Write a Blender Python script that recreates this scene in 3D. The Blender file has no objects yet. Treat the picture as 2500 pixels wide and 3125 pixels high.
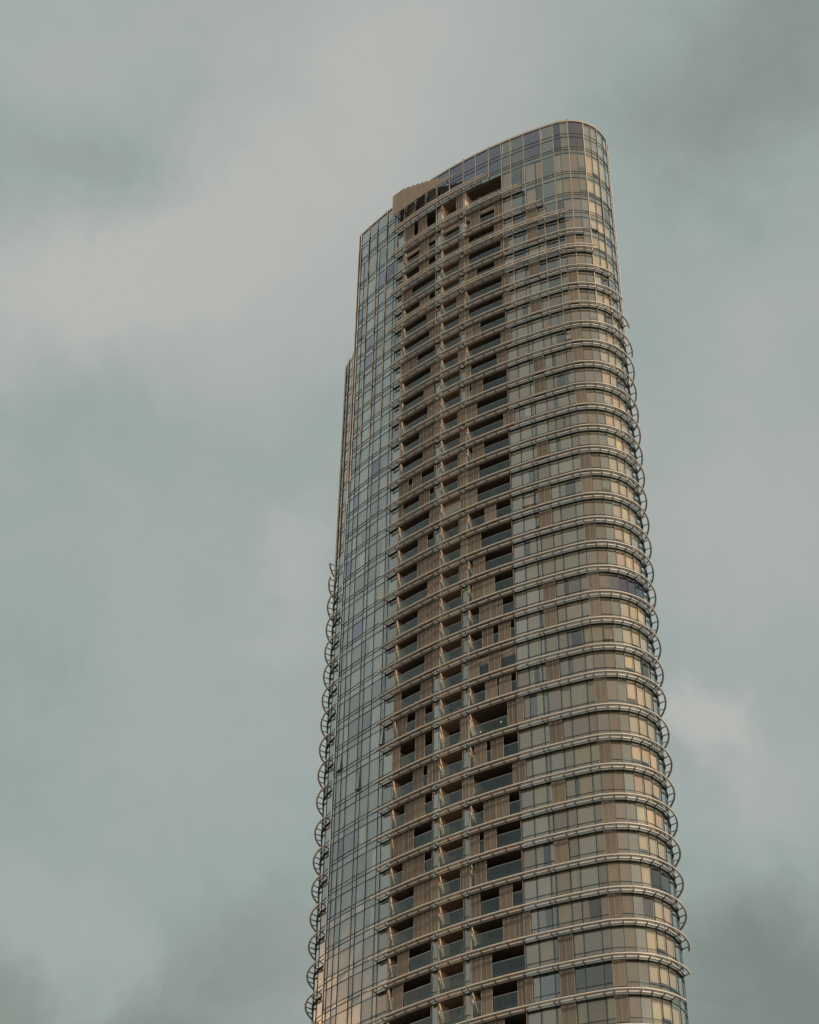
import bpy, math, random
from mathutils import Vector, Matrix
random.seed(7)
sc = bpy.context.scene
R_ = math.radians
CAMH = 1.6                                   # camera height above the ground; tower heights below are above the camera
# ------------------------------------------------------------------ camera
pitch, roll, F = R_(41.235), R_(1.071), 5563.9 / 2500.0
cam = bpy.data.cameras.new("camera"); co = bpy.data.objects.new("camera", cam)
sc.collection.objects.link(co); sc.camera = co
cam.sensor_fit = 'HORIZONTAL'; cam.sensor_width = 36.0; cam.lens = 36.0 * F
cam.clip_start = 0.5; cam.clip_end = 6000
fw = Vector((0, math.cos(pitch), math.sin(pitch))); r0 = Vector((1, 0, 0)); u0 = r0.cross(fw)
rt = r0 * math.cos(roll) + u0 * math.sin(roll); up = -r0 * math.sin(roll) + u0 * math.cos(roll)
m = Matrix((rt, up, -fw)).transposed().to_4x4(); m.translation = Vector((0, 0, CAMH)); co.matrix_world = m
# ------------------------------------------------------------------ world, sun, exposure
SUN = Vector((0.55, -0.71, 0.52)).normalized()
sun_el = math.asin(SUN.z); sun_az = math.atan2(SUN.x, SUN.y)
W = bpy.data.worlds.new("World"); sc.world = W; W.use_nodes = True
nt = W.node_tree; N = nt.nodes; L = nt.links
for n in list(N): N.remove(n)
def nd(t, **k):
    n = N.new(t)
    for a, b in k.items(): setattr(n, a, b)
    return n
def mth(op, a, b=None, c=None, clamp=False):
    n = nd('ShaderNodeMath', operation=op); n.use_clamp = clamp
    for i, v in enumerate((a, b, c)):
        if v is None: continue
        if isinstance(v, (int, float)): n.inputs[i].default_value = v
        else: L.new(v, n.inputs[i])
    return n.outputs[0]
def mixc(f, a, b):
    n = nd('ShaderNodeMix', data_type='RGBA')
    for s, v in ((0, f), (6, a), (7, b)):
        if isinstance(v, (int, float)): n.inputs[s].default_value = v
        elif isinstance(v, tuple): n.inputs[s].default_value = (*v, 1)
        else: L.new(v, n.inputs[s])
    return n.outputs[2]
out = nd('ShaderNodeOutputWorld'); bg = nd('ShaderNodeBackground'); bgs = nd('ShaderNodeBackground'); add = nd('ShaderNodeAddShader')
sky = nd('ShaderNodeTexSky', sky_type='NISHITA'); sky.sun_disc = False
sky.sun_elevation = sun_el; sky.sun_rotation = sun_az; sky.dust_density = 4
bgs.inputs[1].default_value = 0.05 * 0.12     # the little blue that gets through the overcast (sky strength 0.05 x cover)
L.new(sky.outputs[0], bgs.inputs[0])
geo = nd('ShaderNodeTexCoord'); sep = nd('ShaderNodeSeparateXYZ'); L.new(geo.outputs['Generated'], sep.inputs[0])
X, Y, Z = sep.outputs
az = mth('ARCTAN2', X, Y); el = mth('ARCSINE', Z)
def noise(scale, detail, rough, off=0.0, dist=0.0):
    mp = nd('ShaderNodeMapping'); mp.inputs['Location'].default_value = (off, off * 1.7, off * .4)
    L.new(geo.outputs['Generated'], mp.inputs[0])
    n = nd('ShaderNodeTexNoise'); n.inputs['Scale'].default_value = scale; n.inputs['Detail'].default_value = detail
    n.inputs['Roughness'].default_value = rough; n.inputs['Distortion'].default_value = dist
    L.new(mp.outputs[0], n.inputs[0]); return n.outputs[0]
n1 = noise(6, 6, .55, 3.1, .4); n2 = noise(16, 7, .6, 8.2, .6); n3 = noise(11, 6, .58, 15.0, .3)
def disp(p):                                   # photo position (1725x2156) -> azimuth, elevation of a sky patch
    x = p[0] * 1.4493 - 1250; y = p[1] * 1.4493 - 1562.5
    d = (fw * 5563.9 + rt * x - up * y).normalized()
    return math.atan2(d.x, d.y), math.asin(d.z)
BL = [  # (patch centre), half width, half height (deg), tilt, strength
 ((560, 480), 8.5, 3.8, 30, .52), ((560, 150), 6, 3.0, 0, .26), ((180, 600), 5.5, 2.8, 25, .32), ((80, 60), 6, 3.0, 0, .12), ((1000, 60), 5, 2.5, 0, .25),
 ((300, 270), 2.8, 1.9, 60, -.38), ((60, 330), 3.0, 2.0, 0, -.26), ((200, 890), 4.0, .9, 8, -.18), ((30, 960), 3.0, 1.6, 0, -.06), ((420, 1120), 5, 3, 0, .06), ((640, 740), 3.5, 1.6, 30, .2),
 ((1640, 130), 4.5, 4, 10, -.20), ((1350, 220), 5, 3, -20, -.20), ((1640, 430), 4, 2.5, 0, .06), ((1620, 640), 3, 2, 20, .16), ((1500, 880), 4, 3, 20, .12), ((1600, 1130), 4.5, 3.2, 20, .32),
 ((1472, 1545), 1.3, 1.7, 60, .56), ((1620, 1640), 3, 2, 30, .22), ((650, 1150), 1.3, 1.5, 40, .30), ((640, 1310), 1.4, 1.0, 20, .14),
 ((1640, 1950), 4.5, 2.6, 0, -.26), ((1720, 2140), 6, 3.5, 0, -.50), ((1725, 0), 3, 3, 0, -.12), ((200, 1985), 2.2, 1.6, 40, .26), ((20, 1880), 1.8, 1.2, 0, .14), ((480, 2020), 5, 3.0, 0, -.26), ((60, 2190), 6, 2.6, 0, -.48), ((30, 1560), 3.2, 5, 0, -.10), ((420, 1420), 5, 4, 0, .08)]  # dark corner patches put lens vignetting into the sky colour
acc = None
wx = mth('MULTIPLY', mth('SUBTRACT', n2, .5), .12); wy = mth('MULTIPLY', mth('SUBTRACT', n3, .5), .12)
azw = mth('ADD', az, wx); elw = mth('ADD', el, wy)
for p, a, b, t, s in BL:
    pw = 1.6 if a < 2 else 1.2
    if s < 0: s *= .72
    A0, E0 = disp(p); ca = math.cos(E0); t = R_(t)
    dx = mth('MULTIPLY', mth('SUBTRACT', azw, A0), ca); dy = mth('SUBTRACT', elw, E0)
    ex = mth('MULTIPLY', mth('ADD', mth('MULTIPLY', dx, math.cos(t)), mth('MULTIPLY', dy, math.sin(t))), 1 / R_(a))
    ey = mth('MULTIPLY', mth('SUBTRACT', mth('MULTIPLY', dy, math.cos(t)), mth('MULTIPLY', dx, math.sin(t))), 1 / R_(b))
    g = mth('EXPONENT', mth('MULTIPLY', mth('POWER', mth('ADD', mth('MULTIPLY', ex, ex), mth('MULTIPLY', ey, ey)), pw), -1.0))
    acc = mth('MULTIPLY', g, s * .9) if acc is None else mth('MULTIPLY_ADD', g, s * .9, acc)
cl = mth('ADD', acc, mth('MULTIPLY', mth('SUBTRACT', n1, .5), .18)); cl = mth('ADD', cl, mth('MULTIPLY', mth('SUBTRACT', n2, .5), .22))
cl = mth('ADD', cl, mth('MULTIPLY', mth('SUBTRACT', noise(40, 7, .62, 4.4, .8), .5), .15)); cl = mth('ADD', cl, .42, clamp=True)
ramp = nd('ShaderNodeValToRGB'); L.new(cl, ramp.inputs[0]); e = ramp.color_ramp.elements
e[0].position = 0; e[0].color = (.200, .232, .208, 1); e[1].position = 1; e[1].color = (.462, .468, .440, 1)
q = ramp.color_ramp.elements.new(.4); q.color = (.325, .380, .356, 1)
q = ramp.color_ramp.elements.new(.68); q.color = (.392, .420, .398, 1)
# dusky band at the horizon, then glow lobes added out of view, tinting the glass
def lobe(dirv, power):
    v = nd('ShaderNodeVectorMath', operation='DOT_PRODUCT'); L.new(geo.outputs['Generated'], v.inputs[0]); v.inputs[1].default_value = dirv.normalized()
    return mth('POWER', mth('MAXIMUM', v.outputs['Value'], 0.0), power)
low = mth('POWER', mth('SUBTRACT', 1.0, mth('MULTIPLY', mth('ABSOLUTE', Z), 1.0), clamp=True), 6.0)
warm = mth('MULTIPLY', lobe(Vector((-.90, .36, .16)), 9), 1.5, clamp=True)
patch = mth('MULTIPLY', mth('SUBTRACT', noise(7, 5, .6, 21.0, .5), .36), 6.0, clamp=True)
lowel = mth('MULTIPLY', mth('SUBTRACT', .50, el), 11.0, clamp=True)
c1 = mixc(mth('MULTIPLY', low, .55, clamp=True), ramp.outputs[0], (.34, .31, .25))
c2 = c1
c3 = mixc(mth('MULTIPLY', lobe(Vector((.30, -.85, .42)), 2.2), .70), c2, (.86, .68, .49))
left_fill = mth('MULTIPLY', lobe(Vector((-.88, -.12, .43)), 4.0), mth('MULTIPLY_ADD', mth('SUBTRACT', noise(4, 6, .6, 30.0, .5), .5), 2.2, .80), clamp=True)  # bright area added out of view to lighten the left panes
c3 = mixc(left_fill, c3, (.60, .64, .60))
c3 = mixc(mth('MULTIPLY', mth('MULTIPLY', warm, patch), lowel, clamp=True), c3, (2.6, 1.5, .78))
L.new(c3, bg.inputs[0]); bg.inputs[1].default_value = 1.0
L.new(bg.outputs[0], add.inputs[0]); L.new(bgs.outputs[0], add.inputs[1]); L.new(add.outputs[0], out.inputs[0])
sl = bpy.data.lights.new("sun", 'SUN'); sl.energy = 2.7; sl.angle = R_(3.0); sl.color = (1.0, .87, .72)
so = bpy.data.objects.new("sun", sl); sc.collection.objects.link(so); so.rotation_euler = (-SUN).to_track_quat('-Z', 'Y').to_euler()
sc.view_settings.view_transform = 'Standard'; sc.view_settings.look = 'None'; sc.view_settings.gamma = 1
sc.view_settings.use_curve_mapping = False; sc.view_settings.exposure = 0.0
sc.render.resolution_x = 819; sc.render.resolution_y = 1024
sc.cycles.max_bounces = 8; sc.cycles.transparent_max_bounces = 12
# ------------------------------------------------------------------ materials
def mat(name, col, rough=.6, metal=0, spec=.5, var=0, vscale=1.5, bump=0, bscale=20, objvar=0, stretch=None):
    mt = bpy.data.materials.new(name); mt.use_nodes = True; t = mt.node_tree; b = t.nodes['Principled BSDF']
    b.inputs['Base Color'].default_value = (*col, 1); b.inputs['Roughness'].default_value = rough
    b.inputs['Metallic'].default_value = metal; b.inputs['Specular IOR Level'].default_value = spec
    tc = t.nodes.new('ShaderNodeTexCoord'); mp = t.nodes.new('ShaderNodeMapping'); t.links.new(tc.outputs['Object'], mp.inputs[0])
    if stretch: mp.inputs['Scale'].default_value = stretch
    cur = None
    if var:
        n = t.nodes.new('ShaderNodeTexNoise'); n.inputs['Scale'].default_value = vscale; n.inputs['Detail'].default_value = 5; t.links.new(mp.outputs[0], n.inputs[0])
        h = t.nodes.new('ShaderNodeHueSaturation'); h.inputs['Color'].default_value = (*col, 1)
        m2 = t.nodes.new('ShaderNodeMath'); m2.operation = 'MULTIPLY_ADD'; m2.inputs[1].default_value = var * 2; m2.inputs[2].default_value = 1 - var
        t.links.new(n.outputs[0], m2.inputs[0]); t.links.new(m2.outputs[0], h.inputs['Value']); cur = h.outputs[0]; t.links.new(cur, b.inputs['Base Color'])
    if objvar:
        oi = t.nodes.new('ShaderNodeObjectInfo'); h = t.nodes.new('ShaderNodeHueSaturation')
        m2 = t.nodes.new('ShaderNodeMath'); m2.operation = 'MULTIPLY_ADD'; m2.inputs[1].default_value = objvar * 2; m2.inputs[2].default_value = 1 - objvar
        m3 = t.nodes.new('ShaderNodeMath'); m3.operation = 'MULTIPLY_ADD'; m3.inputs[1].default_value = .04; m3.inputs[2].default_value = .48
        t.links.new(oi.outputs['Random'], m2.inputs[0]); t.links.new(m2.outputs[0], h.inputs['Value'])
        t.links.new(oi.outputs['Random'], m3.inputs[0]); t.links.new(m3.outputs[0], h.inputs['Hue'])
        if cur: t.links.new(cur, h.inputs['Color'])
        else: h.inputs['Color'].default_value = (*col, 1)
        t.links.new(h.outputs[0], b.inputs['Base Color'])
    if bump:
        n = t.nodes.new('ShaderNodeTexNoise'); n.inputs['Scale'].default_value = bscale; t.links.new(mp.outputs[0], n.inputs[0])
        bp = t.nodes.new('ShaderNodeBump'); bp.inputs['Strength'].default_value = bump; bp.inputs['Distance'].default_value = .05
        t.links.new(n.outputs[0], bp.inputs['Height']); t.links.new(bp.outputs[0], b.inputs['Normal'])
    return mt
def glass(name, tint, refl, ior, gl=(.85, .92, .95), rough=.03, objvar=True, gain=2.6):
    mt = bpy.data.materials.new(name); mt.use_nodes = True; t = mt.node_tree; nn = t.nodes
    for n in list(nn): nn.remove(n)
    o = nn.new('ShaderNodeOutputMaterial'); mx = nn.new('ShaderNodeMixShader'); tr = nn.new('ShaderNodeBsdfTransparent'); g = nn.new('ShaderNodeBsdfGlossy')
    tr.inputs[0].default_value = (*tint, 1); g.inputs['Color'].default_value = (*gl, 1); g.inputs['Roughness'].default_value = rough
    fr = nn.new('ShaderNodeFresnel'); fr.inputs[0].default_value = ior
    ma = nn.new('ShaderNodeMath'); ma.operation = 'MULTIPLY_ADD'; ma.use_clamp = True; ma.inputs[1].default_value = gain; ma.inputs[2].default_value = refl
    t.links.new(fr.outputs[0], ma.inputs[0]); fac = ma.outputs[0]
    if objvar:
        oi = nn.new('ShaderNodeObjectInfo'); m2 = nn.new('ShaderNodeMath'); m2.operation = 'MULTIPLY_ADD'; m2.inputs[1].default_value = .12; m2.inputs[2].default_value = -.06
        m3 = nn.new('ShaderNodeMath'); m3.operation = 'ADD'; m3.use_clamp = True
        t.links.new(oi.outputs['Random'], m2.inputs[0]); t.links.new(m2.outputs[0], m3.inputs[0]); t.links.new(fac, m3.inputs[1]); fac = m3.outputs[0]
        tc = nn.new('ShaderNodeTexCoord'); n = nn.new('ShaderNodeTexNoise'); n.inputs['Scale'].default_value = .35; n.inputs['Detail'].default_value = 1
        bp = nn.new('ShaderNodeBump'); bp.inputs['Strength'].default_value = .25; bp.inputs['Distance'].default_value = .05
        t.links.new(tc.outputs['Object'], n.inputs[0]); t.links.new(n.outputs[0], bp.inputs['Height']); t.links.new(bp.outputs[0], g.inputs['Normal'])
    t.links.new(fac, mx.inputs[0]); t.links.new(tr.outputs[0], mx.inputs[1]); t.links.new(g.outputs[0], mx.inputs[2]); t.links.new(mx.outputs[0], o.inputs[0])
    return mt
M = {}
M['glass'] = glass('curtain_wall_glass', (.95, .92, .84), .06, 1.6, (.90, .95, .95))
M['glass_p'] = glass('violet_reflection_glass', (.30, .30, .34), .14, 1.5, (.66, .66, .78))  # violet reflection and dark room put into the pane colour
M['glass_s'] = glass('spandrel_glass', (.70, .73, .68), .12, 1.55, (.90, .95, .93))
M['glass_b'] = glass('balustrade_glass', (.58, .72, .70), .02, 1.5, (.85, .97, .97), objvar=False, gain=1.1)
M['frame'] = mat('dark_aluminium_frame', (.045, .055, .055), .45, .3)
M['rail'] = mat('steel_rail', (.45, .47, .47), .35, .7)
M['tan'] = mat('champagne_fin_aluminium', (.36, .31, .25), .55, .2, var=.12, vscale=.8)
M['tube'] = mat('champagne_tube_aluminium', (.63, .56, .475), .5, .05, var=.20, vscale=1.1)
M['slat'] = mat('pale_louvre_aluminium', (.64, .58, .52), .5, .05, var=.10, vscale=.6)
M['bracket'] = mat('dark_bracket_steel', (.05, .055, .055), .5, .4)
M['back'] = mat('spandrel_back_panel', (.30, .30, .27), .8, var=.1)
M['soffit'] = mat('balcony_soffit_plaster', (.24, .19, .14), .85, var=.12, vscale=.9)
M['soffit_shaded'] = mat('shaded_deep_soffit', (.11, .09, .07), .85, var=.12, vscale=.9)  # soffit plaster darkened to paint in the deep bays' shade; floors too
M['wall'] = mat('balcony_wall_stone', (.85, .65, .46), .8, var=.10, vscale=1.2, bump=.1)
M['core'] = mat('interior_shade_tone', (.045, .042, .042), .9, var=.2, vscale=.4)  # near-black colour paints in the unlit depth of the rooms
M['post'] = mat('balcony_post_cladding', (.33, .27, .21), .65, var=.1)
M['blind0'] = mat('beige_roller_blind', (.74, .57, .40), .9, objvar=.14, var=.04, vscale=.5)
M['blind1'] = mat('cream_roller_blind', (.60, .53, .41), .9, objvar=.10, var=.04, vscale=.5)
M['blind2'] = mat('pale_blue_blind', (.60, .65, .62), .9, objvar=.08)
M['blind3'] = mat('apricot_blind', (.60, .46, .33), .9, objvar=.10)
M['blindg'] = mat('grey_green_blind', (.42, .46, .45), .9, objvar=.42)
M['curt0'] = mat('linen_curtain', (.86, .70, .50), .95, objvar=.14)
M['curt1'] = mat('taupe_curtain', (.58, .46, .37), .95, objvar=.14)
M['curt2'] = mat('straw_curtain', (.80, .74, .54), .95, objvar=.12)
M['brownc'] = mat('brown_mesh_curtain', (.24, .19, .15), .95, objvar=.10, var=.2, vscale=3, stretch=(6, 6, .15))
M['pot'] = mat('terracotta_pot', (.30, .16, .10), .8)
M['leaf'] = mat('plant_leaf', (.07, .12, .04), .6, var=.4, vscale=6)
M['leafy'] = mat('yellow_plant_leaf', (.30, .28, .05), .6, var=.4, vscale=6)
M['stem'] = mat('plant_stem', (.12, .09, .05), .8)
M['white'] = mat('white_enamel', (.75, .75, .72), .4)
M['ground'] = mat('ground_asphalt', (.07, .07, .068), .9, var=.25, vscale=.05)
M['lower'] = mat('lower_cladding', (.30, .27, .23), .6, var=.1)
# perforated screen: brown metal with real see-through holes too fine to resolve
ms = bpy.data.materials.new('perforated_bronze_mesh'); ms.use_nodes = True; t = ms.node_tree; b = t.nodes['Principled BSDF']
tc = t.nodes.new('ShaderNodeTexCoord'); n = t.nodes.new('ShaderNodeTexNoise'); n.inputs['Scale'].default_value = 7; n.inputs['Detail'].default_value = 8; n.inputs['Roughness'].default_value = .8
cr = t.nodes.new('ShaderNodeValToRGB'); cr.color_ramp.elements[0].position = .3; cr.color_ramp.elements[0].color = (.11, .09, .068, 1); cr.color_ramp.elements[1].position = .72; cr.color_ramp.elements[1].color = (.26, .21, .16, 1)
t.links.new(tc.outputs['Object'], n.inputs[0]); t.links.new(n.outputs[0], cr.inputs[0]); t.links.new(cr.outputs[0], b.inputs['Base Color'])
oi = t.nodes.new('ShaderNodeObjectInfo'); hs = t.nodes.new('ShaderNodeHueSaturation'); mm = t.nodes.new('ShaderNodeMath'); mm.operation = 'MULTIPLY_ADD'; mm.inputs[1].default_value = .5; mm.inputs[2].default_value = .72
t.links.new(oi.outputs['Random'], mm.inputs[0]); n2_ = t.nodes.new('ShaderNodeTexNoise'); n2_.inputs['Scale'].default_value = 1.0; n2_.inputs['Detail'].default_value = 4
mp_ = t.nodes.new('ShaderNodeMapping'); mp_.inputs['Scale'].default_value = (3.5, 3.5, .4); t.links.new(tc.outputs['Object'], mp_.inputs[0]); t.links.new(mp_.outputs[0], n2_.inputs[0])
m4_ = t.nodes.new('ShaderNodeMath'); m4_.operation = 'MULTIPLY_ADD'; m4_.inputs[1].default_value = .7; t.links.new(n2_.outputs[0], m4_.inputs[0]); sb_ = t.nodes.new('ShaderNodeMath'); sb_.operation = 'SUBTRACT'; sb_.inputs[1].default_value = .35
t.links.new(mm.outputs[0], sb_.inputs[0]); t.links.new(sb_.outputs[0], m4_.inputs[2]); t.links.new(m4_.outputs[0], hs.inputs['Value']); t.links.new(cr.outputs[0], hs.inputs['Color']); t.links.new(hs.outputs[0], b.inputs['Base Color'])
b.inputs['Roughness'].default_value = .6; b.inputs['Alpha'].default_value = .86; M['screen'] = ms
me_ = bpy.data.materials.new('lamp_glow'); me_.use_nodes = True; b = me_.node_tree.nodes['Principled BSDF']
b.inputs['Emission Color'].default_value = (1, .72, .45, 1); b.inputs['Emission Strength'].default_value = 1.3; M['lamp'] = me_
# ------------------------------------------------------------------ mesh helper
class MB:
    def __init__(s): s.v = []; s.f = []; s.mi = []; s.mats = []; s.sm = []
    def _m(s, m):
        if m not in s.mats: s.mats.append(m)
        return s.mats.index(m)
    def face(s, pts, m, smooth=False):
        i = len(s.v); s.v += [tuple(p) for p in pts]; s.f.append(tuple(range(i, i + len(pts)))); s.mi.append(s._m(m)); s.sm.append(smooth)
    def hexa(s, p, m):                           # 8 points: bottom ring 0-3, top ring 4-7
        i = len(s.v); s.v += [tuple(q) for q in p]; k = s._m(m)
        for f in ((3, 2, 1, 0), (4, 5, 6, 7), (0, 1, 5, 4), (1, 2, 6, 5), (2, 3, 7, 6), (3, 0, 4, 7)):
            s.f.append(tuple(i + j for j in f)); s.mi.append(k); s.sm.append(False)
    def box(s, a, b, n, w0, w1, z0, z1, m):      # wall-like block from plan point a to b, between offsets w0 and w1 along normal n
        P = [a + n * w0, b + n * w0, b + n * w1, a + n * w1]
        s.hexa([(p.x, p.y, z0) for p in P] + [(p.x, p.y, z1) for p in P], m)
    def tube(s, path, r, m, seg=10, cap=True):
        k = s._m(m); base = len(s.v); n = len(path)
        for i, p in enumerate(path):
            t = (path[min(i + 1, n - 1)] - path[max(i - 1, 0)]).normalized()
            a = t.cross(Vector((0, 0, 1)))
            a = a.normalized() if a.length > 1e-4 else Vector((1, 0, 0)); b2 = a.cross(t)
            for j in range(seg):
                w = 2 * math.pi * j / seg; s.v.append(tuple(p + (a * math.cos(w) + b2 * math.sin(w)) * r))
        for i in range(n - 1):
            for j in range(seg):
                s.f.append((base + i * seg + j, base + i * seg + (j + 1) % seg, base + (i + 1) * seg + (j + 1) % seg, base + (i + 1) * seg + j)); s.mi.append(k); s.sm.append(True)
        if cap:
            k2 = s._m('bracket') if m == 'tube' else k
            s.f.append(tuple(base + j for j in range(seg))); s.mi.append(k2); s.sm.append(False)
            s.f.append(tuple(base + (n - 1) * seg + j for j in reversed(range(seg)))); s.mi.append(k2); s.sm.append(False)
    def build(s, name, parent=None, origin=None):
        me = bpy.data.meshes.new(name); o = Vector(origin) if origin is not None else Vector((0, 0, 0))
        me.from_pydata([tuple(Vector(v) - o) for v in s.v], [], s.f)
        for m in s.mats: me.materials.append(M[m])
        me.polygons.foreach_set('material_index', s.mi); me.polygons.foreach_set('use_smooth', s.sm); me.update()
        ob = bpy.data.objects.new(name, me); sc.collection.objects.link(ob)
        if parent:
            ob.parent = parent; ob.location = o - abs_loc(parent)
        else: ob.location = o
        return ob
LOC = {}
def abs_loc(o):
    v = Vector(o.location); p = o.parent
    while p: v += p.location; p = p.parent
    return v
# ------------------------------------------------------------------ plan of the tower: shallow curve + round end, and the same turned half round
CX, CY, RR = 21.385, 159.29, 5.4636
def fy(x): return -0.000150671 * x ** 3 + 0.0178121 * x * x - 0.92898 * x + 166.585
_p = [Vector((-8.35 + (19.77 + 8.35) * i / 500, fy(-8.35 + (19.77 + 8.35) * i / 500))) for i in range(501)]
_a0 = math.atan2(154.075 - CY, 19.77 - CX)
_p += [Vector((CX + RR * math.cos(_a0 + R_(.4) * i), CY + RR * math.sin(_a0 + R_(.4) * i))) for i in range(1, 400)]
_s = [0.0]
for i in range(1, len(_p)): _s.append(_s[-1] + (_p[i] - _p[i - 1]).length)
import bisect
C0 = Vector(((CX - 3.79) / 2, (CY + 179.6) / 2))
def pn(s, side=0):
    i = min(max(bisect.bisect(_s, s), 1), len(_p) - 1); f = (s - _s[i - 1]) / (_s[i] - _s[i - 1])
    p = _p[i - 1].lerp(_p[i], f)
    a, b = _p[max(i - 6, 0)], _p[min(i + 5, len(_p) - 1)]; t = (b - a).normalized(); n = Vector((t.y, -t.x))
    if s < 1.0: n = (n + Vector((-.5, .1)) * (1 - s)).normalized()
    if side: p = 2 * C0 - p; n = -n
    return p, n
def P(s, off=0, side=0):
    p, n = pn(s, side); return p + n * off
def P3(s, off, z, side=0):
    p = P(s, off, side); return Vector((p.x, p.y, z))
# ring heights above the camera (then raised by the camera height)
ZR = [200.97, 195.73, 191.25, 187.54, 183.76, 180.26, 176.69, 173.06, 169.57, 166.02, 162.61, 158.91, 155.23, 151.74, 148.26, 144.8, 141.15, 137.58, 133.99, 130.43,
      126.89, 123.39, 119.82, 116.25, 112.72, 108.55, 104.86, 101.3, 97.78, 94.42, 90.96, 87.47, 84.06]
ZR = [z - (.38 if i < 4 else .2 if i < 7 else 0) for i, z in enumerate(ZR)]
while len(ZR) < 40: ZR.append(ZR[-1] - 3.5)
ZR = [z + CAMH for z in ZR]; ZT = 207.2 + CAMH; NS = 38
tower = bpy.data.objects.new('residential_tower', None); sc.collection.objects.link(tower)
tower.location = (C0.x, C0.y, 0); tower['category'] = 'tower'
tower['label'] = 'tall curved residential tower of glass with beige sunshade rings and stacked balconies'
def strip(mb, s0, s1, o0, o1, z0, z1, m, side=0, step=1.2):
    n = max(1, int(abs(s1 - s0) / step))
    for i in range(n):
        a = s0 + (s1 - s0) * i / n; b = s0 + (s1 - s0) * (i + 1) / n
        A0, A1, B0, B1 = P(a, o0, side), P(a, o1, side), P(b, o0, side), P(b, o1, side)
        mb.hexa([(q.x, q.y, z0) for q in (A0, B0, B1, A1)] + [(q.x, q.y, z1) for q in (A0, B0, B1, A1)], m)
# columns of the front: (s0, s1, kind)
LEFT = [0.58, 1.05, 1.95, 2.88, 4.70, 5.35, 6.80, 8.42, 9.02, 10.45]
RIGHT = [27.1, 28.5, 30.03, 30.53, 32.02, 33.05, 34.85, 35.75, 36.97, 38.1, 39.1, 40.2, 41.3, 42.7, 44.0, 45.3, 46.6, 47.7, 48.8]
REAR = [40.2, 41.3, 42.7, 44.0, 45.1, 46.2, 47.3, 48.5, 49.75]
COLS = [(a, b) for a, b in zip(LEFT[:-1], LEFT[1:])] + [(16.4, 17.1), (20.35, 21.0)] + [(a, b) for a, b in zip(RIGHT[:-1], RIGHT[1:])]
BAYS = [(10.45, 16.4, 2.6), (17.1, 20.35, 1.7), (21.0, 27.1, 2.6)]
W0 = {1,2,3,4,5,6,8,9,10,12,15,16,18,21,31,32,33}
S1 = {6,8,10,11,15,17,18,19,20,21,25,29,30}
S2 = {0,2,3,5,6,8,11,12,13,14,15,16,17,18,24,26,29}
A1 = {3,5,6,8,12,24,26,31,33}
B1 = {2,3,5,7,10,11,14,16,17,20,21,23,25,27,29,32,33,34,36}
C1 = {4,6,7,9,10,12,15,16,18,20,21,24,26,28,29,31,33,34,36}
SC1 = {0:[(.05,.3),(.45,.7)],1:[(.5,.77)],2:[(.5,.77)],3:[(0,.27)],4:[(.53,.8)],5:[(.74,.99)],6:[(.83,.99)],7:[(0,.24),(.24,.47)],8:[(.87,.99)],9:[(.68,.95)],10:[(.8,.99)],
 11:[(.58,.78),(.78,.99)],12:[(.68,.95)],13:[(0,.28),(.4,.64)],14:[(0,.14),(.6,.86)],15:[(.87,.99)],16:[(.58,.82)],17:[(.57,.78),(.78,.99)],18:[(.84,.99)],19:[(.6,.8),(.8,.99)],20:[(.6,.8),(.8,.99)],
 21:[(.79,.99)],22:[(0,.2),(.7,.94)],23:[(.13,.36),(.58,.8)],24:[(0,.2),(.58,.8)],25:[(.54,.77),(.88,.99)],26:[(.35,.58),(.6,.82)],27:[(.1,.33),(.34,.57)],28:[(.33,.55),(.57,.82)],
 29:[(.6,.8),(.8,.99)],30:[(.6,.8),(.8,.99)],31:[(.25,.5)],32:[(.15,.38)],33:[],34:[(.5,.74)],35:[(.2,.45)],36:[(.6,.9)]}
SC2 = {0:[(.84,.99)],5:[(.84,.99)],8:[(.88,.99)],11:[(.86,.99)],13:[(.86,.99)],14:[(.86,.99)],16:[(.88,.99)],18:[(.88,.99)],24:[(.9,.99)],29:[(.88,.99)]}
SC3 = {1:[(.17,.42),(.8,.99)],2:[(0.01,.12),(.78,.99)],3:[(.01,.12),(.93,.99)],4:[(.07,.32),(.77,.99)],5:[(.93,.99)],6:[(.01,.1),(.94,.99)],7:[(.01,.18),(.19,.38)],8:[(.87,.99)],9:[(.01,.14),(.77,.99)],
 10:[(.01,.1),(.16,.42)],11:[(.01,.27)],12:[(.88,.99)],13:[(.17,.42)],14:[(.05,.3)],15:[(.01,.25)],16:[(.42,.66)],17:[(.01,.32)],18:[(.15,.4)],19:[(.12,.36),(.37,.6)],20:[(.27,.5),(.51,.75)],
 21:[(.32,.54),(.66,.9)],22:[(.01,.24),(.45,.68)],23:[(.37,.6),(.65,.88)],24:[(.8,.99)],25:[(.13,.37),(.46,.7)],26:[(.01,.1),(.87,.99)],27:[(.3,.53),(.54,.78)],28:[(.01,.2),(.3,.53)],29:[(.12,.33)],
 30:[(.01,.2),(.57,.8)],31:[(.62,.82),(.84,.98)],32:[(.01,.2),(.21,.4)],33:[(.2,.4),(.85,.99)],34:[(.3,.6)],35:[(.1,.3)],36:[(.6,.9)]}
OPENW = {(16, 28.5): .22, (17, 30.03): .22, (9, 34.85): .22, (22, 36.97): .2, (23, 1.05): .2, (23, 8.42): .18, (24, 4.7): .18, (3, 39.1): .2, (9, 33.05): .0}

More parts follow.
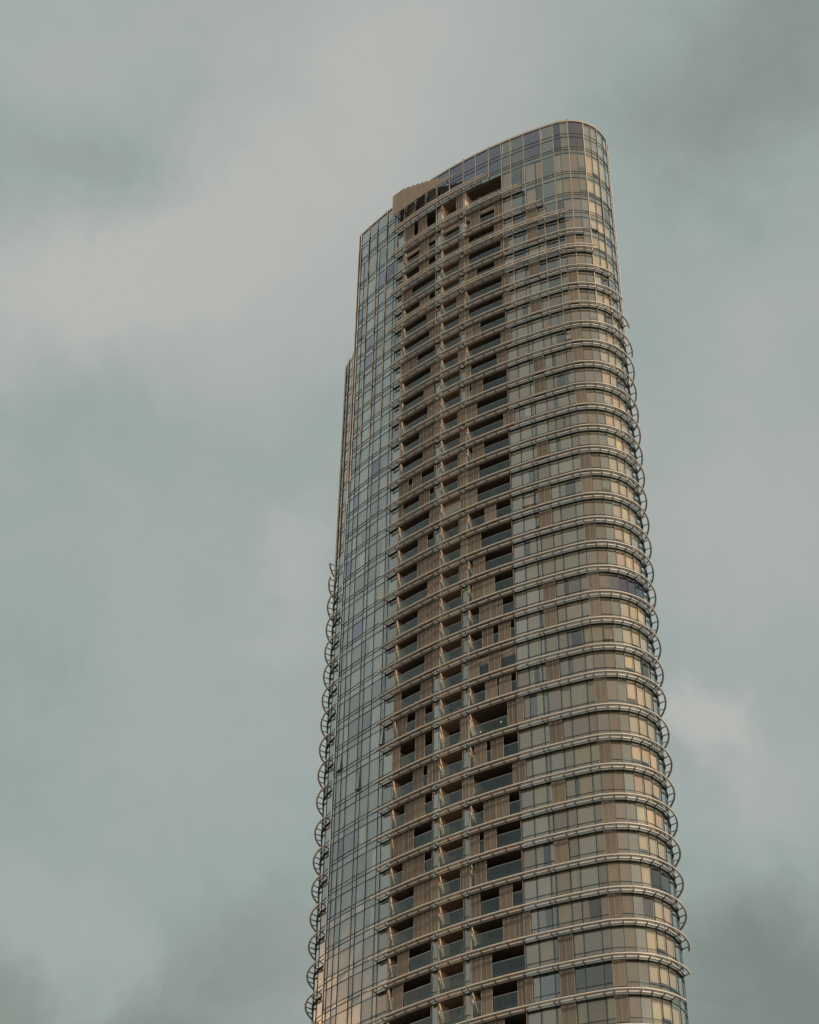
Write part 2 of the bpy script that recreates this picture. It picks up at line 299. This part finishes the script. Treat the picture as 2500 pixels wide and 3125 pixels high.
def bars(mb, s0, s1, side, zc, za, zb, zn):
    """dark bars of one window: mullion at its left edge and the three transoms"""
    p0, n0 = pn(s0, side); p1, n1 = pn(s1, side); t = (p1 - p0).normalized(); n = Vector((t.y, -t.x))
    if n.dot(n0) < 0: n = -n
    mb.box(p0 - t * .027, p0 + t * .027, n, -.05, .055, zn, zc, 'frame')
    a, b = p0 + t * .034, p1 - t * .034
    for z in (zc - .028, za, zb): mb.box(a, b, n, -.04, .045, z - .026, z + .026, 'frame')
    return p0, p1, t, n

def pick(k, s0, s1, side):
    """what hangs behind this pane: (material, kind, cover 0..1)"""
    w = s1 - s0; r = random.random()
    if side: return ('blindg', 'flat', 1) if r < .7 else ('blind0', 'flat', 1)
    if s0 < 9.0:
        if k < 1: return None
        if r < .07: return ('P',)
        if r < .52: return ('blindg', 'flat', 1)
        if r < .66: return ('curt2' if k > 9 else 'blindg', 'fold', random.choice((1, .5, .7)))
        if r < .80: return ('blindg', 'fold', 1)
        return None if w > 1 and r < .86 else ('blindg', 'flat', 1)
    if s0 < 27:
        if abs(s0 - 9.02) < .01: return ('brownc', 'fold', 1) if k in W0 else ('blindg', 'flat', 1)
        return ('blindg', 'flat', 1)
    if k == 33 and 28 < s0 < 34.9 and s0 not in (30.53,): return None
    if k == 25 and s0 < 45: return ('blind1' if s0 > 38 else 'blind0', 'flat', 1)
    if k == 20 and 37.5 < s0 < 42: return ('P',)
    dark = k < 7
    if abs(s0 - 27.1) < .01 or abs(s0 - 30.53) < .01 or abs(s0 - 35.75) < .01 or abs(s0 - 36.97) < .01: return ('blind0', 'flat', 1)
    if abs(s0 - 28.5) < .01 or abs(s0 - 30.03) < .01:
        if k < 6: return None if r < .6 else ('blindg', 'flat', .5)
        return ('curt2' if r < .45 else 'curt0', 'fold', random.choice((1, 1, 1, .5, .6)))
    if abs(s0 - 33.05) < .01:
        if dark: return ('curt1', 'fold', .3) if r < .4 else None
        return (random.choice(('curt0', 'curt2', 'curt1', 'curt0')), 'fold', random.choice((1, 1, 1, .8, .35)))
    if s0 in (32.02, 34.85):
        if dark and r < .5: return None
        return (random.choice(('curt0', 'curt2', 'curt0', 'blind0')), 'fold', 1)
    if abs(s0 - 38.1) < .01: return ('blind2', 'drop', random.choice((1, 1, .75, .6)))
    if s0 < 43 and r < .08: return None
    if s0 < 43: return (random.choice(('blind1', 'blind1', 'blind3', 'blind0', 'blind0', 'blind1')), 'drop', random.choice((1, 1, 1, .7, .65)))
    return ('blindg', 'flat', 1) if r < .75 else None

NW = {'n': 0}
def window(k, s0, s1, side, st):
    zc = ZR[k] - .28; za = ZR[k + 1] + 1.02; zb = ZR[k + 1] + .55; zn = ZR[k + 1] - .28
    if k == 0 and not side: pass
    mb = MB(); p0, p1, t, n = bars(mb, s0, s1, side, zc, za, zb, zn)
    what = pick(k, s0, s1, side)
    g = 'glass_p' if what == ('P',) else 'glass'
    if what == ('P',): what = None
    j = lambda: random.uniform(-.012, .012)
    A, B = p0 + t * .03, p1 - t * .03
    tilt = OPENW.get((k, s0), 0) if not side else 0
    def pane(z0, z1, m, tl=0):
        q = [A + n * (j() + tl), B + n * (j() + tl), B + n * j(), A + n * j()]
        mb.face([(q[0].x, q[0].y, z0), (q[1].x, q[1].y, z0), (q[2].x, q[2].y, z1), (q[3].x, q[3].y, z1)], m)
    if tilt:
        pane(za + .05, zc - .08, g, tilt)
        for u, v in ((A, A + t * .06), (B - t * .06, B)):
            z0, z1 = za + .05, zc - .08
            mb.hexa([(*(x + n * o)[:], z0) for x, o in ((u, tilt - .03), (v, tilt - .03), (v, tilt + .03), (u, tilt + .03))] + [(*(x + n * o)[:], z1) for x, o in ((u, -.02), (v, -.02), (v, .04), (u, .04))], 'frame')
        mb.box(A, B, n, tilt - .03, tilt + .04, za + .0, za + .07, 'frame')
    else: pane(za + .026, zc - .054, g)
    pane(zb + .026, za - .026, g); pane(zn, zb - .026, 'glass_s')
    if (k == 24 and side == 0 and s1 - s0 < 1.1 and s0 > 28) or (k == 24 and s0 in (8.42, 4.7)):
        mb.box(A, B, n, -.04, .04, zc - .62, zc - .57, 'frame')
    mid = (p0 + p1) / 2
    w = mb.build('window', st, (mid.x, mid.y, za))
    if what:
        m, kind, cov = what; cb = MB(); o = -.20
        a = p0 + t * .05 + n * o; b = p1 - t * .05 + n * o; zt = zc - .02; z0 = zb + .02
        if kind == 'flat': cb.face([(a.x, a.y, z0), (b.x, b.y, z0), (b.x, b.y, zt), (a.x, a.y, zt)], m); nm = 'roller_blind'
        elif kind == 'drop':
            zz = zt - (zt - z0) * cov; cb.face([(a.x, a.y, zz), (b.x, b.y, zz), (b.x, b.y, zt), (a.x, a.y, zt)], m); nm = 'roller_blind'
            if cov < 1: cb.box(a, b, n, -.02, .02, zz - .04, zz, 'white')
        else:
            nm = 'curtain'; Lw = (b - a).length; spans = [(0, 1)]
            if cov < 1: spans = random.choice(([(0, cov)], [(1 - cov, 1)], [(0, cov * .55), (1 - cov * .45, 1)]))
            for f0, f1 in spans:
                nseg = max(8, int(Lw * (f1 - f0) * 22)); prev = None; ph = random.random() * 6
                for i in range(nseg + 1):
                    f = f0 + (f1 - f0) * i / nseg; d = .035 * math.sin(i * 1.55 + ph) + .015 * math.sin(i * .7 + ph * 2)
                    flare = (.04 * math.sin(ph) if 0 < f < 1 else 0)
                    q = a.lerp(b, f) + n * d; q0 = a.lerp(b, min(max(f + flare * (f - f0), 0), 1)) + n * d
                    if prev: cb.face([(prev[1].x, prev[1].y, z0), (q0.x, q0.y, z0), (q.x, q.y, zt), (prev[0].x, prev[0].y, zt)], m)
                    prev = (q, q0)
        cb.build(nm, st, (mid.x, mid.y, za))
    return w

def screen(k, s0, s1, st, off=.02):
    z0 = ZR[k + 1] + .55; z1 = ZR[k] - .27; mb = MB()
    p0, p1 = P(s0, off), P(s1, off); t = (p1 - p0).normalized(); n = Vector((t.y, -t.x)); Lw = (p1 - p0).length
    mb.box(p0, p1, n, 0, .03, z0, z1, 'screen')
    for f in ([.0, .5, 1] if Lw > .8 else [0, 1]):
        c = p0.lerp(p1, f); mb.box(c - t * .02, c + t * .02, n, -.01, .05, z0 - .01, z1 + .005, 'tan' if f != .5 else 'post')
    mid = (p0 + p1) / 2; return mb.build('mesh_screen', st, (mid.x, mid.y, z0))

STOREYS = []
for k in range(NS):
    zc = ZR[k] - .28; zn = ZR[k + 1] - .28; za = ZR[k + 1] + 1.02; zfl = ZR[k + 1] + 1.0
    mb = MB(); bot = ZR[k] - .25; top = ZR[k] + 1.0
    # floor slab above this storey, its spandrel backing, and the core wall behind
    for (a, b, o) in ((0.75, 10.45, -.26), (10.45, 16.4, -.06), (16.4, 17.1, -.26), (17.1, 20.35, -.06), (20.35, 21.0, -.26), (21.0, 27.1, -.06), (27.1, 49.5, -.26)):
        inner = -4.9
        if o > -.1:
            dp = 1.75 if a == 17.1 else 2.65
            strip(mb, a + .003, b - .003, o, -dp, bot, top - .1, 'soffit' if a == 17.1 else 'soffit_shaded', 0, 1.0); strip(mb, a + .003, b - .003, o, -dp, top - .097, top, 'soffit_shaded', 0, 1.0); strip(mb, a + .003, b - .003, -dp - .003, inner, bot, top, 'core', 0, 1.0)
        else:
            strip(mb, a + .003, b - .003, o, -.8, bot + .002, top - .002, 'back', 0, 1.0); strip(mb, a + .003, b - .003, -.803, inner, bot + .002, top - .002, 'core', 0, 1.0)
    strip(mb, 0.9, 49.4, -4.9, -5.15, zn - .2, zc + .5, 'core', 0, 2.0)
    if k >= 5 or k == 4:
        if k >= 5: strip(mb, 38.5, 49.6, -.26, -4.6, bot, top, 'back', 1, 1.0)
        strip(mb, 38.5, 49.6, -4.6, -4.9, zn - .2, zc + .5, 'core', 1, 2.0)
    pe, ne = pn(1.3); te = Vector((-ne.y, ne.x)); mb.box(pe - te * .1, pe + te * .1, ne, -4.8, -.45, zn + .1, zc - .02, 'core')
    st = mb.build('storey', tower, (C0.x, C0.y, zn)); STOREYS.append(st)
    for (a, b) in COLS: window(k, a, b, 0, st)
    if k >= 4:
        for a, b in zip(REAR[:-1], REAR[1:]): window(k, a, b, 1, st)
    # balconies
    for bi, (s0, s1, dep) in enumerate(BAYS):
        pa, na = pn(s0); pb, nb = pn(s1); t = (pb - pa).normalized(); n = Vector((t.y, -t.x))
        zf = zfl; zt = bot + .01
        w = MB(); q = pa + t * .22
        w.box(pa + t * .035, pa + t * .24, na, -dep, -.02, zf - .5, zt, 'wall')
        wl = w.build('balcony_wall', st, (pa.x, pa.y, zf))
        w = MB(); w.box(pa + t * .035, pa + t * .20, na, -.018, .05, zf - .55, zt, 'post'); w.build('balcony_post', st, (pa.x, pa.y, zf))
        w = MB(); w.box(pb - t * .14, pb - t * .035, nb, -dep, -.02, zf - .5, zt, 'wall'); w.build('balcony_wall', st, (pb.x, pb.y, zf))
        # glazed doors at the back
        d = MB(); A = pa - n * dep + t * .2; B = pb - n * dep - t * .1; nd_ = 2 if bi == 1 else 4
        d.face([(A.x, A.y, zf), (B.x, B.y, zf), (B.x, B.y, zt), (A.x, A.y, zt)], 'glass')
        for i in range(nd_ + 1):
            c = A.lerp(B, i / nd_); d.box(c - t * .035, c + t * .035, n, -.03, .05, zf, zt, 'rail' if bi == 1 else 'frame')
        d.box(A, B, n, -.035, .045, zt - .25, zt - .02, 'frame')
        md = (A + B) / 2; d.build('sliding_door', st, (md.x, md.y, zf))
        if random.random() < .35 or (k == 15 and bi == 1):
            c = MB(); oo = (.0 if not (k == 15 and bi == 1) else dep - .5)
            A2 = A + n * (oo - .12); B2 = B + n * (oo - .12)
            f1 = 1 if (k == 15 and bi == 1) else random.choice((.25, .4))
            B2 = A2.lerp(B2, f1)
            c.face([(A2.x, A2.y, zf), (B2.x, B2.y, zf), (B2.x, B2.y, zt), (A2.x, A2.y, zt)], 'blind3' if k == 15 and bi == 1 else 'curt1'); c.build('curtain', st, (A.x, A.y, zf))
        # balustrade
        d = MB(); hb = zf + 1.12; npan = 2 if bi == 1 else 4
        bb = zf - .45
        for i in range(npan):
            a = s0 + .12 + (s1 - s0 - .2) * i / npan; b = s0 + .12 + (s1 - s0 - .2) * (i + 1) / npan
            p, qq = P(a, -.02), P(b, -.02); tt = (qq - p).normalized()
            p2 = p + tt * .012; q2 = qq - tt * .012
            d.face([(p2.x, p2.y, bb), (q2.x, q2.y, bb), (q2.x, q2.y, hb - .03), (p2.x, p2.y, hb - .03)], 'glass_b')
            nn = Vector((tt.y, -tt.x)); d.box(p, qq, nn, -.025, .025, hb - .03, hb + .012, 'rail')
        md = P((s0 + s1) / 2); d.build('balustrade', st, (md.x, md.y, zf))
        if k == 1 or (k == 22 and bi == 2):
            if bi != 2 or k == 22 or True:
                d = MB(); a, b = P(s0 + .3, -.16), P(s1 - .15, -.16); tt = (b - a).normalized(); nn = Vector((tt.y, -tt.x))
                for i in range(4):
                    x0, x1 = a.lerp(b, i / 4), a.lerp(b, (i + 1) / 4); d.box(x0, x1, nn, -.2, 0, zt - .95, zt - .0, 'post')
                d.build('lintel', st, (a.x, a.y, zt))
        for f0, f1 in {0: SC1, 1: SC2, 2: SC3}[bi].get(k, []):
            screen(k, s0 + (s1 - s0) * f0 + (.1 if f0 < .02 else 0), s0 + (s1 - s0) * f1, st, .02)
    if k in S1: screen(k, 16.38, 17.22, st, .08)
    if k in S2: screen(k, 20.28, 21.08, st, .08)
    if k in A1: screen(k, 27.04, 27.75, st, .10)
    if k in B1: screen(k, 30.58, 31.98, st, .10)
    if k in C1: screen(k, 35.70, 36.90, st, .10)

# ------------------------------------------------------------------ crown above the top ring: storey-high glass parapet
topst = None
mb = MB(); strip(mb, .2, 49.2, -.3, -4.9, ZT - 2.9, ZT - 2.5, 'back', 0, 1.0)
roof = mb.build('roof_slab', tower, (C0.x, C0.y, ZT - 2.9))
TOPC = [0.58, 1.05, 2.88, 4.70, 6.80, 8.42, 10.45, 12.4, 14.4, 16.4, 18.65, 20.99, 23.05, 25.13, 27.15, 28.5, 30.53, 33.05, 34.85, 35.85, 36.97, 38.1, 39.1, 40.2, 41.3, 42.7, 44.0, 45.3, 46.6, 47.7, 48.8]
for a, b in zip(TOPC[:-1], TOPC[1:]):
    mb = MB(); p0, n0 = pn(a); p1, n1 = pn(b); t = (p1 - p0).normalized(); n = Vector((t.y, -t.x))
    zc0 = ZR[0] - .28
    mb.box(p0 - t * .027, p0 + t * .027, n, -.05, .055, zc0, ZT, 'frame')
    lines = [ZT - 2.6, ZT - 3.35, ZR[0] + 1.02, ZR[0] + .55]
    for z in lines: mb.box(p0 + t * .034, p1 - t * .034, n, -.04, .045, z - .026, z + .026, 'frame')
    zz = [ZT] + lines + [zc0]
    pur = a in (8.42, 12.4, 16.4, 18.65, 20.99, 23.05, 25.13, 36.97, 38.1) or random.random() < .06
    for i in range(5):
        j = lambda: random.uniform(-.006, .006); A = p0 + t * .03; B = p1 - t * .03
        q = [A + n * j(), B + n * j(), B + n * j(), A + n * j()]; z1, z0 = zz[i] - .026, zz[i + 1] + .026
        mb.face([(q[0].x, q[0].y, z0), (q[1].x, q[1].y, z0), (q[2].x, q[2].y, z1), (q[3].x, q[3].y, z1)], 'glass_p' if pur and i < 3 else 'glass')
    mid = (p0 + p1) / 2
    mb.build('parapet_window', tower, (mid.x, mid.y, ZT - 3))
    # opaque back-up behind the parapet glass below roof level
    cb = MB()
    cb.box(p0 + t * .05, p1 - t * .05, n, -.34, -.28, zc0, ZT - .15, 'back' if random.random() < .8 else 'blindg')
    cb.build('back_panel', tower, (mid.x, mid.y, ZT - 3.2))
# coping: a light metal cap leaning outward
mb = MB(); n_ = 120
for i in range(n_):
    a = .56 + 48.4 * i / n_; b = .56 + 48.4 * (i + 1) / n_
    A, B = [P(a, .10), P(b, .10)], [P(a, -.45), P(b, -.45)]
    mb.hexa([(A[0].x, A[0].y, ZT + .0), (A[1].x, A[1].y, ZT), (B[1].x, B[1].y, ZT + .0), (B[0].x, B[0].y, ZT)] +
            [(P(a, .0).x, P(a, .0).y, ZT + .48), (P(b, .0).x, P(b, .0).y, ZT + .48), (B[1].x, B[1].y, ZT + .50), (B[0].x, B[0].y, ZT + .50)], 'tan')
mb.build('coping', tower, (C0.x, C0.y, ZT))
# vertical champagne fins, ending at staggered storeys
FINS = [(0.62, 12), (1.05, 11), (2.88, 10), (4.70, 10), (6.80, 9), (9.02, 1), (10.42, 11), (16.40, 6), (18.65, -1), (20.99, 2), (23.05, -1), (25.13, -1), (27.12, 4), (28.5, 7), (30.53, 2), (33.05, 8), (34.85, 9), (36.97, 8), (39.1, 8), (41.3, 9),
        (12.4, -1), (14.4, -1), (43.9, 9), (45.3, 12), (46.6, 14), (47.7, 15)]
for s, kk in FINS:
    mb = MB(); p, n = pn(s); t = Vector((-n.y, n.x)); z0 = ZR[kk] - .6 if kk >= 0 else ZR[0] + .2
    mb.box(p - t * .05, p + t * .05, n, .07, .15, z0, ZT + .1, 'slat' if s < 1.1 or s > 43 else 'tan'); z = z0  # edge fins in paler metal, their lit look put into the colour
    for q in range(1, int((ZT - z0) / 3.5)):         # splice collars
        mb.box(p - t * .065, p + t * .065, n, .06, .165, z0 + q * 3.5 - .05, z0 + q * 3.5 + .05, 'tan')
    mb.build('fin', tower, (p.x, p.y, z0))
for s, kk in ((44.0, 14), (45.1, 15), (46.2, 16), (47.3, 15), (48.5, 14), (49.6, 14)):
    mb = MB(); p, n = pn(s, 1); t = Vector((-n.y, n.x)); z0 = ZR[kk] - .6
    mb.box(p - t * .05, p + t * .05, n, .07, .15, z0, ZR[4] + .1, 'slat')  # paler metal paints brightness onto fins that catch little light
    for q in range(1, int((ZR[4] - z0) / 3.5)): mb.box(p - t * .065, p + t * .065, n, .06, .165, z0 + q * 3.5 - .05, z0 + q * 3.5 + .05, 'tan')
    mb.build('fin', tower, (p.x, p.y, z0))
mb = MB(); p, n = pn(0.58); t = Vector((-n.y, n.x)); mb.box(p - t * .11, p - t * .055, n, -.9, .09, ZR[NS] - .6, ZT, 'rail'); mb.build('corner_fin', tower, (p.x, p.y, ZR[NS]))
# rear wing roof edge, the unseen rear facade and the shaft below the picture
mb = MB(); n_ = 40
for i in range(n_):
    a = 20 + 29.7 * i / n_; b = 20 + 29.7 * (i + 1) / n_
    A, B, A2, B2 = P(a, .06, 1), P(b, .06, 1), P(a, -4.8, 1), P(b, -4.8, 1)
    z = ZR[4] - .68; mb.hexa([(q.x, q.y, z) for q in (A, B, B2, A2)] + [(q.x, q.y, z + .3) for q in (A, B, B2, A2)], 'tube')
mb.build('rear_roof', tower, (C0.x, C0.y, ZR[4]))
mb = MB()
for k in range(4, NS):
    strip(mb, .5, 40.2, 0, -.25, ZR[k + 1] + .1, ZR[k] - 1.0, 'glass_p', 1, 2.1); strip(mb, .5, 40.2, .05, -.3, ZR[k] - 1.0, ZR[k] + .1, 'back', 1, 2.1)
mb.build('rear_facade', tower, (C0.x, C0.y, 100))
mb = MB(); strip(mb, 1.5, 48.0, -5.15, -5.4, ZR[4] - .4, ZT - .3, 'back', 0, 2.0); mb.build('upper_back_wall', tower, (C0.x, C0.y, 190))
mb = MB(); z = ZR[NS] - .66; i = 0
while z > .3:
    z2 = max(z - 3.5, 0)
    for side in (0, 1):
        strip(mb, .3, 48.9, -.05, -.5, z2 + 1.2, z, 'glass_p', side, 2.1); strip(mb, .3, 48.9, 0, -.5, z2, z2 + 1.2, 'lower', side, 2.1)
    z = z2
mb.build('lower_shaft', tower, (C0.x, C0.y, 0))

# ------------------------------------------------------------------ sunshade rings
bm = MB()                                          # one bracket, built at the origin: x = outward
def bracket_mesh():
    b = MB(); h = .022
    pts = [(0.0, -.30), (.0, -.16), (.58, .05), (.74, .07), (.74, -.02), (.60, -.05), (.12, -.26)]
    lo = [(x, -h, z) for x, z in pts]; hi = [(x, h, z) for x, z in pts]
    b.face(lo, 'bracket'); b.face(list(reversed(hi)), 'bracket')
    for i in range(len(pts)):
        j = (i + 1) % len(pts); b.face([lo[i], lo[j], hi[j], hi[i]], 'bracket')
    o = b.build('bracket', None); me = o.data; bpy.data.objects.remove(o); return me
BRK = bracket_mesh()
ENDS = {0: 25.3, 1: 30.4, 2: 33.1, 3: 36.3, 4: 38.2, 5: 39.6, 6: 41.5, 7: 42.9, 8: 44.5, 9: 46.0, 32: 45.9, 33: 44.0, 34: 42.4, 35: 41.0, 36: 40.0, 37: 39.0}
DOUBLE = {0, 1, 3, 5}
def ring(k, s0, s1, side, double=False):
    z = ZR[k]; mb = MB(); n = max(4, int((s1 - s0) / .5))
    mb.tube([P3(s0 + (s1 - s0) * i / n, .78, z, side) for i in range(n + 1)], .108, 'tube', 12)
    # joint collars
    for i in range(1, int((s1 - s0) / 4.2)):
        a = s0 + i * 4.2; mb.tube([P3(a - .03, .78, z, side), P3(a + .03, .78, z, side)], .135, 'tube', 12)
    mid = P((s0 + s1) / 2, 0, side)
    r = mb.build('sunshade', tower, (mid.x, mid.y, z))
    if double:
        d = MB(); n = max(4, int((s1 - s0 - 1) / .5)); e1 = s1 - .45
        d.tube([P3(s0 + (e1 - s0) * i / n, .78, z + .50, side) for i in range(n + 1)], .108, 'tube', 12)
        for a in ([s for s in cols if s0 < s < e1]):
            d.tube([P3(a, .78, z, side), P3(a, .78, z + .5, side)], .035, 'tube', 6)
        d.build('upper_tube', r, (mid.x, mid.y, z + .5))
    cs = [s for s in (cols if not side else REAR) if s0 - .01 <= s <= s1]
    if side == 0 and s0 < 8.5: cs = sorted(set([9.02] + cs))
    sl = MB()
    for a, b in zip(cs[:-1], cs[1:]):
        if b - a < .2 or side or a > 43: continue
        m0, m1 = a + .06, b - .06; kk = max(1, int((m1 - m0) / 1.3))
        for i in range(kk):
            u, v = m0 + (m1 - m0) * i / kk, m0 + (m1 - m0) * (i + 1) / kk
            A, B, C, D = P(u, .24, side), P(v, .24, side), P(v, .38, side), P(u, .38, side)
            # blade tipped down towards the street
            sl.hexa([(A.x, A.y, z - .16), (B.x, B.y, z - .16), (C.x, C.y, z - .15), (D.x, D.y, z - .15)] + [(A.x, A.y, z - .12), (B.x, B.y, z - .12), (C.x, C.y, z - .03), (D.x, D.y, z - .03)], 'slat')
    if sl.v: sl.build('louvre_blade', r, (mid.x, mid.y, z))
    # dark ledge where the brackets meet the wall
    ld = MB(); strip(ld, max(cs[0], s0), min(s1, cs[-1]), .07, .15, z - .34, z - .26, 'bracket', side, 1.2); ld.build('ledge', r, (mid.x, mid.y, z))
    rl = Vector(r.location) + tower.location
    for s in cs:
        p, n2 = pn(s, side); o = bpy.data.objects.new('bracket', BRK); sc.collection.objects.link(o); o.parent = r
        o.location = Vector((p.x, p.y, z)) - rl; o.rotation_euler = (0, 0, math.atan2(n2.y, n2.x))
    return r
cols = sorted(set(LEFT[-2:] + [11.9, 13.4, 14.9] + [16.4, 17.1, 18.7, 20.35, 21.0, 22.5, 24.0, 25.5] + RIGHT[:-1]))
for k in range(0, NS): ring(k, 8.6, ENDS.get(k, 48.6), 0, k in DOUBLE)
RS = {14: 46.3, 15: 47.6, 16: 48.8}
for k in range(14, NS): ring(k, 39.0, RS.get(k, 49.8), 1)
# the louvred box standing proud of the crown, twelve tubes high
lb = MB(); s0 = 8.6; e_ = [20.5, 19.3, 18.2, 17.4, 16.8, 16.1, 15.2, 14.4, 13.6, 12.7, 11.8, 10.9]
frm = MB()
for a in (9.0, 10.45, 12.4, 14.4, 16.4, 18.6):
    p, n = pn(a); frm.box(p - Vector((-n.y, n.x)) * .04, p + Vector((-n.y, n.x)) * .04, n, .2, .66, ZR[0] + 3.35, ZR[0] + 3.5, 'bracket')
    top = ZR[0] + 3.55 + .39 * max(i for i in range(12) if e_[i] > a + .05)
    frm.box(p - Vector((-n.y, n.x)) * .04, p + Vector((-n.y, n.x)) * .04, n, .55, .64, ZR[0] + 3.4, top, 'bracket')
mid = P(14)
lo = frm.build('louvre_screen', tower, (mid.x, mid.y, ZR[0] + 3.6))
for i, e1 in enumerate(e_):
    d = MB(); n = 20; z = ZR[0] + 3.55 + .39 * i
    d.tube([P3(s0 + (e1 - s0) * j / n, .78, z) for j in range(n + 1)], .105, 'tube', 12); d.build('louvre_tube', lo, (mid.x, mid.y, z))
# roof-edge lamps
for s in (.8, 2.6, 4.4, 6.4, 8.2, 20.99, 25.1, 37.0, 41.2, 42.5, 43.2):
    d = MB(); p = P3(s, -.15, ZT + .43); d.tube([p, p + Vector((0, 0, .28))], .05, 'bracket', 6); d.tube([p + Vector((0, 0, .28)), p + Vector((0, 0, .42))], .12, 'slat', 8)
    d.build('roof_lamp', tower, p)
# ------------------------------------------------------------------ ground
g = MB(); g.face([(-3000, -3000, 0), (3000, -3000, 0), (3000, 3000, 0), (-3000, 3000, 0)], 'ground'); go = g.build('ground'); go['kind'] = 'structure'
# ------------------------------------------------------------------ things on the balconies
def plant(s, off, k, h, leaf, label, hang=False):
    z = ZR[k + 1] + 1.0; p = P3(s, off, z); root = bpy.data.objects.new('potted_plant', None); sc.collection.objects.link(root); root.location = p
    root['label'] = label; root['category'] = 'plant'
    d = MB(); d.tube([p, p + Vector((0, 0, .06)), p + Vector((0, 0, .4))], .2, 'pot', 12); d.build('pot', root, p)
    d = MB(); f = MB()
    for i in range(9):
        a = random.random() * 6.28; l = h * random.uniform(.6, 1.0); b = Vector((math.cos(a), math.sin(a), 0)) * random.uniform(.05, .35) * h
        q = [p + Vector((0, 0, .35)), p + b * .4 + Vector((0, 0, .35 + l * .6)), p + b + Vector((0, 0, .35 + l))]
        d.tube(q, .018, 'stem', 5)
        for j in range(26):
            c = q[1].lerp(q[2], random.random()) + Vector([random.gauss(0, .13 * h) for _ in range(3)]); u = Vector([random.gauss(0, 1) for _ in range(3)]).normalized(); v = u.orthogonal().normalized(); w = .10
            f.face([c - u * w, c + v * w * .4, c + u * w, c - v * w * .4], leaf)
    d.build('stem', root, p); f.build('foliage', root, p); return root
plant(23.6, -.7, 0, 1.3, 'leafy', 'yellow green bush on the topmost wide balcony at the right')
plant(19.6, -.7, 0, 1.2, 'leaf', 'dark bush on the topmost narrow middle balcony')
plant(18.1, -.6, 0, .8, 'leafy', 'low yellowish plant on the topmost narrow middle balcony')
plant(10.95, -.5, 9, 1.2, 'leaf', 'plant spilling past the left post of an upper left balcony')
plant(10.95, -.5, 12, 1.3, 'leaf', 'dark plant against the left wall of the balcony a quarter way down')
plant(26.1, -.8, 26, 2.0, 'leaf', 'tall dark plant at the right end of a wide balcony below the double height glazing')
plant(21.9, -.5, 29, 2.0, 'leaf', 'tall dark plant in the gap between brown screens near the bottom')
plant(22.4, -.6, 31, .7, 'leaf', 'low dark plant behind the glass of a lower wide balcony')
plant(18.2, -.7, 23, 1.0, 'leaf', 'plant beside the pale chair on the middle balcony')
def chair(s, off, k, label):
    z = ZR[k + 1] + 1.0; p = P3(s, off, z); root = bpy.data.objects.new('balcony_chair', None); sc.collection.objects.link(root); root.location = p
    root['label'] = label; root['category'] = 'chair'; a = Vector((1, 0)); n = Vector((0, -1)); b = Vector((p.x, p.y))
    d = MB(); d.box(b - a * .25, b + a * .25, n, -.25, .25, z + .42, z + .46, 'white'); d.build('seat', root, p)
    d = MB(); d.box(b - a * .25, b + a * .25, n, -.28, -.25, z + .5, z + .95, 'white'); d.build('backrest', root, p)
    for x in (-.22, .22):
        for y in (-.22, .22):
            d = MB(); q = Vector((p.x + x, p.y + y, z)); d.tube([q, q + Vector((0, 0, .42))], .018, 'white', 6); d.build('leg', root, p)
chair(19.3, -.8, 23, 'pale chair behind the glass of the middle balcony above the darkest floor')
chair(13.2, -.8, 22, 'pale chair behind the glass of a left balcony')
for i, (s, dz, o) in enumerate(((21.9, 1.0, -1.0), (24.5, 1.35, -1.0), (25.4, .85, -1.0), (25.1, .5, -1.4))):
    z = ZR[25] + 1.0; p = P3(s, o, z + dz); root = bpy.data.objects.new('pendant_lamp', None); sc.collection.objects.link(root); root.location = p
    root['label'] = ('small lit pendant at the left of the darkest wide balcony', 'upper small lit pendant in the darkest wide balcony', 'middle small lit pendant in the darkest wide balcony', 'lowest small lit pendant in the darkest wide balcony')[i]
    root['category'] = 'lamp'; root['group'] = 'pendant lamps in the dark balcony'
    d = MB(); d.tube([p + Vector((0, 0, .05)), Vector((p.x, p.y, ZR[24] - .25))], .012, 'bracket', 5); d.build('cord', root, p)
    d = MB(); d.tube([p + Vector((0, 0, -.05)), p + Vector((0, 0, .03))], .06, 'lamp', 8); d.build('bulb', root, p)
for i, s in enumerate((12.6, 13.5)):
    z = ZR[11] + 1.0; p = P(s, -.5); d = MB(); a = Vector((.8, -.6)); n = Vector((-.6, -.8))
    d.box(p - a * .35, p + a * .35, n, -.18, .18, z + .05, z + .75, 'white'); c = p + n * .19
    d.tube([Vector((c.x, c.y, z + .4)), Vector(((c + n * .03).x, (c + n * .03).y, z + .4))], .24, 'rail', 16)
    for x in (-.28, .28): d.box(p + a * (x - .03), p + a * (x + .03), n, -.16, .16, z, z + .05, 'bracket')
    o = d.build('air_conditioner', None, (p.x, p.y, z)); o['category'] = 'air conditioner'
    o['label'] = ('left of two white air conditioner boxes behind balcony glass', 'right of two white air conditioner boxes behind balcony glass')[i]; o['group'] = 'air conditioners on the balcony'
